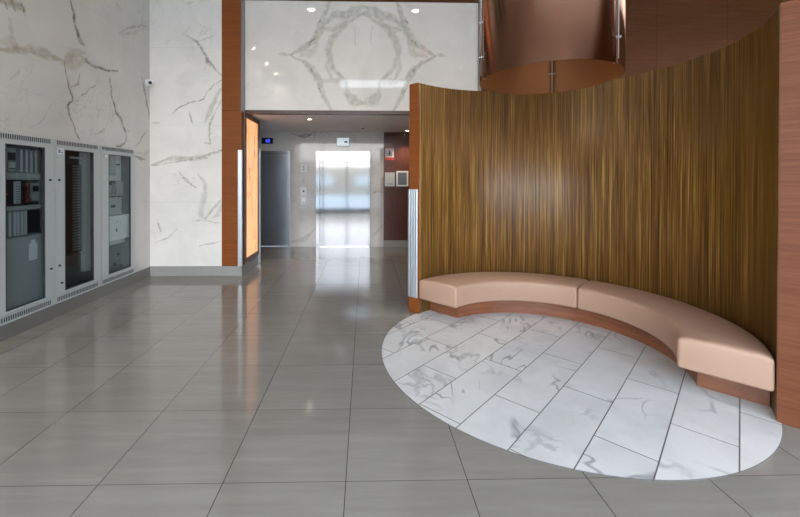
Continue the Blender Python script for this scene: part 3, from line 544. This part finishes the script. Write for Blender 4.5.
# ---------------------------------------------------------------- alarm cabinets in the left wall
XF = -3.386
def cabinet(y0, y1, wy0, wy1, label, inner, depth):
    t = thing('fire_alarm_cabinet', label, 'electrical cabinet', (XF, (y0+y1)/2, .145))
    z0, z1 = .145, 1.955; wz0, wz1 = .26, 1.85
    g = .006
    dz0, dz1 = .235, 1.882
    obj('frame', Bx((XF-.02, XF, y0+.002, y1-.002, z0, dz0-g), (XF-.02, XF, y0+.002, y1-.002, dz1+g, z1), (XF-.02, XF, y0+.002, y0+.012, dz0-g, dz1+g), (XF-.02, XF, y1-.012, y1-.002, dz0-g, dz1+g), (XF-.024, XF-.012, y0+.002, y1-.002, dz0-g, wz0+.003), (XF-.024, XF-.012, y0+.002, y1-.002, wz1-.003, dz1+g)), 'cab', t)
    a, b_ = y0+.016, y1-.016
    d = obj('door', Bx((XF-.012, XF+.004, a, wy0, dz0, dz1), (XF-.012, XF+.004, wy1, b_, dz0, dz1), (XF-.012, XF+.004, wy0, wy1, dz0, wz0), (XF-.012, XF+.004, wy0, wy1, wz1, dz1)), 'cab', t)
    obj('gasket', Bx((XF-.010, XF+.0055, wy0, wy0+.008, wz0, wz1), (XF-.010, XF+.0055, wy1-.008, wy1, wz0, wz1), (XF-.010, XF+.0055, wy0+.008, wy1-.008, wz0, wz0+.008), (XF-.010, XF+.0055, wy0+.008, wy1-.008, wz1-.008, wz1)), 'slot', d)
    obj('glass_pane', Bx((XF-.006, XF-.003, wy0+.008, wy1-.008, wz0+.008, wz1-.008)), 'cab_glass', d)
    xb = XF-depth
    obj('back_box', Bx((xb-.01, xb, y0+.01, y1-.01, .19, 1.9), (xb, XF-.02, y0+.01, y0+.018, .19, 1.9), (xb, XF-.02, y1-.018, y1-.01, .19, 1.9), (xb, XF-.024, y0+.018, y1-.018, .19, .2), (xb, XF-.024, y0+.018, y1-.018, 1.89, 1.9)), inner, t)
    for zz in (.165, 1.898):
        n = int((y1-y0-.06)/.024); bm = bmesh.new()
        for k in range(n):
            s = y0+.03+k*.024; bm_box(bm, XF-.001, XF+.0012, s, s+.013, zz, zz+.046)
        obj('vent_slots', bm, 'slot', t)
    return t, d
def knob(d, y, z, mat='black'):
    obj('lock', cyl(bmesh.new(), (XF+.003, y, z), (XF+.016, y, z), .012, 14), mat, d)
def blk(t, name, mat, y0, y1, z0, z1, x1, d=.03, bevel=0): return obj(name, Bx((x1-d, x1, y0, y1, z0, z1)), mat, t, bevel=bevel)
# first: control panel
c1, d1 = cabinet(3.56, 4.262, 3.68, 4.128, 'leftmost wall alarm cabinet, glazed door over modules and a red handset', 'cab_mid', .16)
knob(d1, 4.19, 1.507); knob(d1, 4.20, .55)
X1 = -3.465
u = blk(c1, 'control_unit', 'module', 3.70, 4.168, 1.575, 1.835, X1, .06)
for y0, y1, z0, z1, m in ((3.80, 3.872, 1.70, 1.77, 'black'), (3.80, 3.872, 1.60, 1.68, 'strip'), (3.79, 3.875, 1.78, 1.815, 'cab_mid')): obj('unit_face', Bx((X1, X1+.006, y0, y1, z0, z1)), m, u)
for k in range(6): obj('button', Bx((X1+.006, X1+.010, 3.805+.011*k, 3.812+.011*k, 1.61, 1.62)), 'black', u)
for k, y in enumerate((3.932, 3.992, 4.05, 4.105)): obj('strip', Bx((X1, X1+.010, y, y+.016, 1.585, 1.81)), 'strip', u)
p = blk(c1, 'label_panel', 'cab_mid', 3.70, 4.168, 1.51, 1.572, X1+.004, .06); obj('label', Bx((X1+.004, X1+.006, 4.0, 4.155, 1.528, 1.560)), 'strip', p)
for k in range(7): obj('dot', Bx((X1+.006, X1+.0075, 4.006+.021*k, 4.018+.021*k, 1.537, 1.550)), 'cab_mid', p)
p = blk(c1, 'phone_bay', 'black', 3.70, 4.168, 1.25, 1.507, X1-.02, .04)
q_ = obj('terminal_strip', Bx((X1-.02, X1, 3.878, 3.935, 1.27, 1.49)), 'strip', p)
for k in range(8): obj('terminal', Bx((X1, X1+.004, 3.885, 3.928, 1.28+.026*k, 1.292+.026*k)), 'module', p)
bm = bmesh.new(); XH = X1+.018; cyl(bm, (XH, 3.99, 1.30), (XH, 3.99, 1.465), .017, 12); sph(bm, (XH+.004, 3.99, 1.30), .029, 14, (1, 1, .9)); sph(bm, (XH+.004, 3.99, 1.46), .024, 14, (1, 1, .8))
tag(obj('telephone_handset', bm, 'red', smooth=True, org=(X1, 3.99, 1.28)), 'dark red telephone handset hanging inside the leftmost cabinet', 'telephone')
obj('keypad_unit', Bx((X1-.02, X1+.002, 4.055, 4.16, 1.285, 1.478)), 'cab_in', p); obj('keypad_screen', Bx((X1+.002, X1+.004, 4.075, 4.145, 1.385, 1.445)), 'black', p)
obj('keypad_buttons', Bx(*[(X1+.002, X1+.005, 4.075+.025*i, 4.09+.025*i, 1.30+.022*j, 1.312+.022*j) for i in range(3) for j in range(3)]), 'strip', p)
obj('indicator', Bx((X1-.02, X1-.015, 3.80, 3.812, 1.36, 1.375)), 'sign_red', p)
blk(c1, 'spacer_panel', 'cab_mid', 3.70, 4.168, 1.205, 1.246, X1+.004, .06)
p = blk(c1, 'module_rack', 'module', 3.70, 4.168, .935, 1.202, X1-.01, .05)
for k, y in enumerate((3.81, 3.862, 3.90, 3.945, 3.985)): obj('strip', Bx((X1-.01, X1, y, y+.022, .95, 1.19)), 'strip', p)
obj('blank', Bx((X1-.01, X1-.003, 4.02, 4.165, .955, 1.195)), 'black', p)
p = blk(c1, 'blank_panel', 'cab_mid', 3.60, 4.20, .215, .931, X1+.006, .05)
bm = Bx((X1+.0065, X1+.009, 4.02, 4.12, .675, .85), (X1+.0065, X1+.009, 4.045, 4.095, .85, .885)); tag(obj('paper_tag', bm, 'paper', org=(X1+.008, 4.07, .68)), 'white paper inspection tag inside the leftmost cabinet window', 'tag')
obj('tag_print', Bx(*[(X1+.009, X1+.0095, 4.035, 4.10-.012*(k % 3), .70+.024*k, .703+.024*k) for k in range(6)]), 'cab_light', bpy.data.objects['paper_tag'])
# second: dark rack
c2, d2 = cabinet(4.262, 4.988, 4.395, 4.856, 'middle wall alarm cabinet with a dark wiring rack behind its glass', 'black', .26)
knob(d2, 4.312, 1.507); knob(d2, 4.315, .56); knob(d2, 4.345, .36)
lb = obj('label', Bx((XF+.004, XF+.006, 4.295, 4.378, 1.795, 1.855)), 'paper', d2); obj('emblem', Bx((XF+.006, XF+.007, 4.302, 4.335, 1.805, 1.845), (XF+.006, XF+.007, 4.342, 4.372, 1.805, 1.82), (XF+.006, XF+.007, 4.342, 4.372, 1.832, 1.84)), 'blue_label', d2)
X2 = -3.53
obj('wiring_duct', Bx((X2-.1, X2-.012, 4.72, 4.87, .62, 1.70)), 'black', c2)
bm = Bx(*[(X2-.012, X2, 4.72, 4.87, .65+.034*k, .665+.034*k) for k in range(31)]); obj('rack_slats', bm, 'module', c2)
obj('cover_panel', Bx((X2-.05, X2+.03, 4.885, 4.965, .36, 1.87)), 'cab_mid', c2)
obj('header_bar', Bx((X2, X2+.01, 4.66, 4.865, 1.765, 1.79)), 'strip', c2)
for k, z in enumerate((1.56, 1.44, 1.41, 1.36, 1.30, .62, .60)): obj('cable_tag', Bx((X2-.05, X2-.045, 4.61+.02*(k % 2), 4.635+.02*(k % 2), z, z+.014)), 'paper', c2)
obj('lower_tray', Bx((X2-.09, X2-.03, 4.50, 4.88, .36, .60)), 'slot', c2)
obj('cable_loom', cyl(cyl(bmesh.new(), (X2-.06, 4.60, .60), (X2-.06, 4.64, 1.72), .012, 8), (X2-.06, 4.66, .62), (X2-.06, 4.665, 1.7), .008, 8), 'module', c2)
# third: open pale boxes
c3, d3 = cabinet(4.988, 5.728, 5.135, 5.61, 'rightmost wall alarm cabinet with pale grey boxes behind its glass', 'cab_in', .2)
lb = obj('label', Bx((XF+.004, XF+.006, 5.025, 5.11, 1.795, 1.845)), 'cab_mid', d3); obj('emblem', Bx((XF+.006, XF+.007, 5.065, 5.103, 1.803, 1.838)), 'paper', d3)
X3 = -3.47
p = blk(c3, 'upper_box', 'cab_light', 5.18, 5.535, 1.50, 1.865, X3, .08); obj('recess', Bx((X3, X3+.003, 5.26, 5.42, 1.57, 1.85)), 'cab_mid', p); obj('inner_plate', Bx((X3+.003, X3+.005, 5.30, 5.41, 1.60, 1.83)), 'cab', p); obj('latch', Bx((X3, X3+.012, 5.43, 5.49, 1.715, 1.735)), 'black', p)
p = blk(c3, 'component_tray', 'slot', 5.18, 5.45, 1.27, 1.497, X3-.03, .05); obj('tray_items', Bx((X3-.03, X3-.02, 5.30, 5.36, 1.32, 1.44), (X3-.03, X3-.02, 5.38, 5.42, 1.30, 1.47), (X3-.03, X3-.01, 5.26, 5.44, 1.285, 1.31)), 'cab_mid', p)
blk(c3, 'side_plate', 'cab', 5.452, 5.60, 1.29, 1.495, X3-.01, .03)
p = blk(c3, 'lower_panel', 'cab', 5.18, 5.55, 1.03, 1.266, X3, .06); obj('slot', Bx((X3, X3+.004, 5.315, 5.40, 1.13, 1.165)), 'black', p)
p = blk(c3, 'white_box', 'white', 5.14, 5.69, .68, 1.02, X3+.045, .12, .004); obj('keyhole', Bx((X3+.045, X3+.049, 5.35, 5.362, .80, .84), (X3+.045, X3+.049, 5.362, 5.385, .80, .81), (X3+.045, X3+.049, 5.362, 5.38, .832, .84)), 'black', p); obj('mark', Bx((X3+.045, X3+.047, 5.36, 5.385, .93, .945)), 'cab_mid', p); obj('mark', Bx((X3+.045, X3+.047, 5.44, 5.448, .9, .93)), 'cab_mid', p)
blk(c3, 'ledge', 'cab_light', 5.18, 5.62, .62, .665, X3+.0, .1)
for a, b_, r in (((X3-.07, 5.50, .30), (X3-.07, 5.50, .33), .016), ((X3-.07, 5.56, .45), (X3-.045, 5.56, .45), .014), ((X3-.07, 5.62, .28), (X3-.04, 5.62, .28), .016)): obj('fitting', cyl(bmesh.new(), a, b_, r, 10), 'slot', c3)
obj('conduit', cyl(bmesh.new(), (X3-.075, 5.60, 1.1), (X3-.075, 5.60, 1.8), .010, 10), 'slot', c3)
for k, z in enumerate((1.22, 1.42, 1.62, 1.80)): obj('conduit_clip', Bx((X3-.085, X3-.055, 5.585, 5.615, z, z+.02)), 'strip', c3)
for o in bpy.data.objects:
    if '_o' in o: del o['_o']
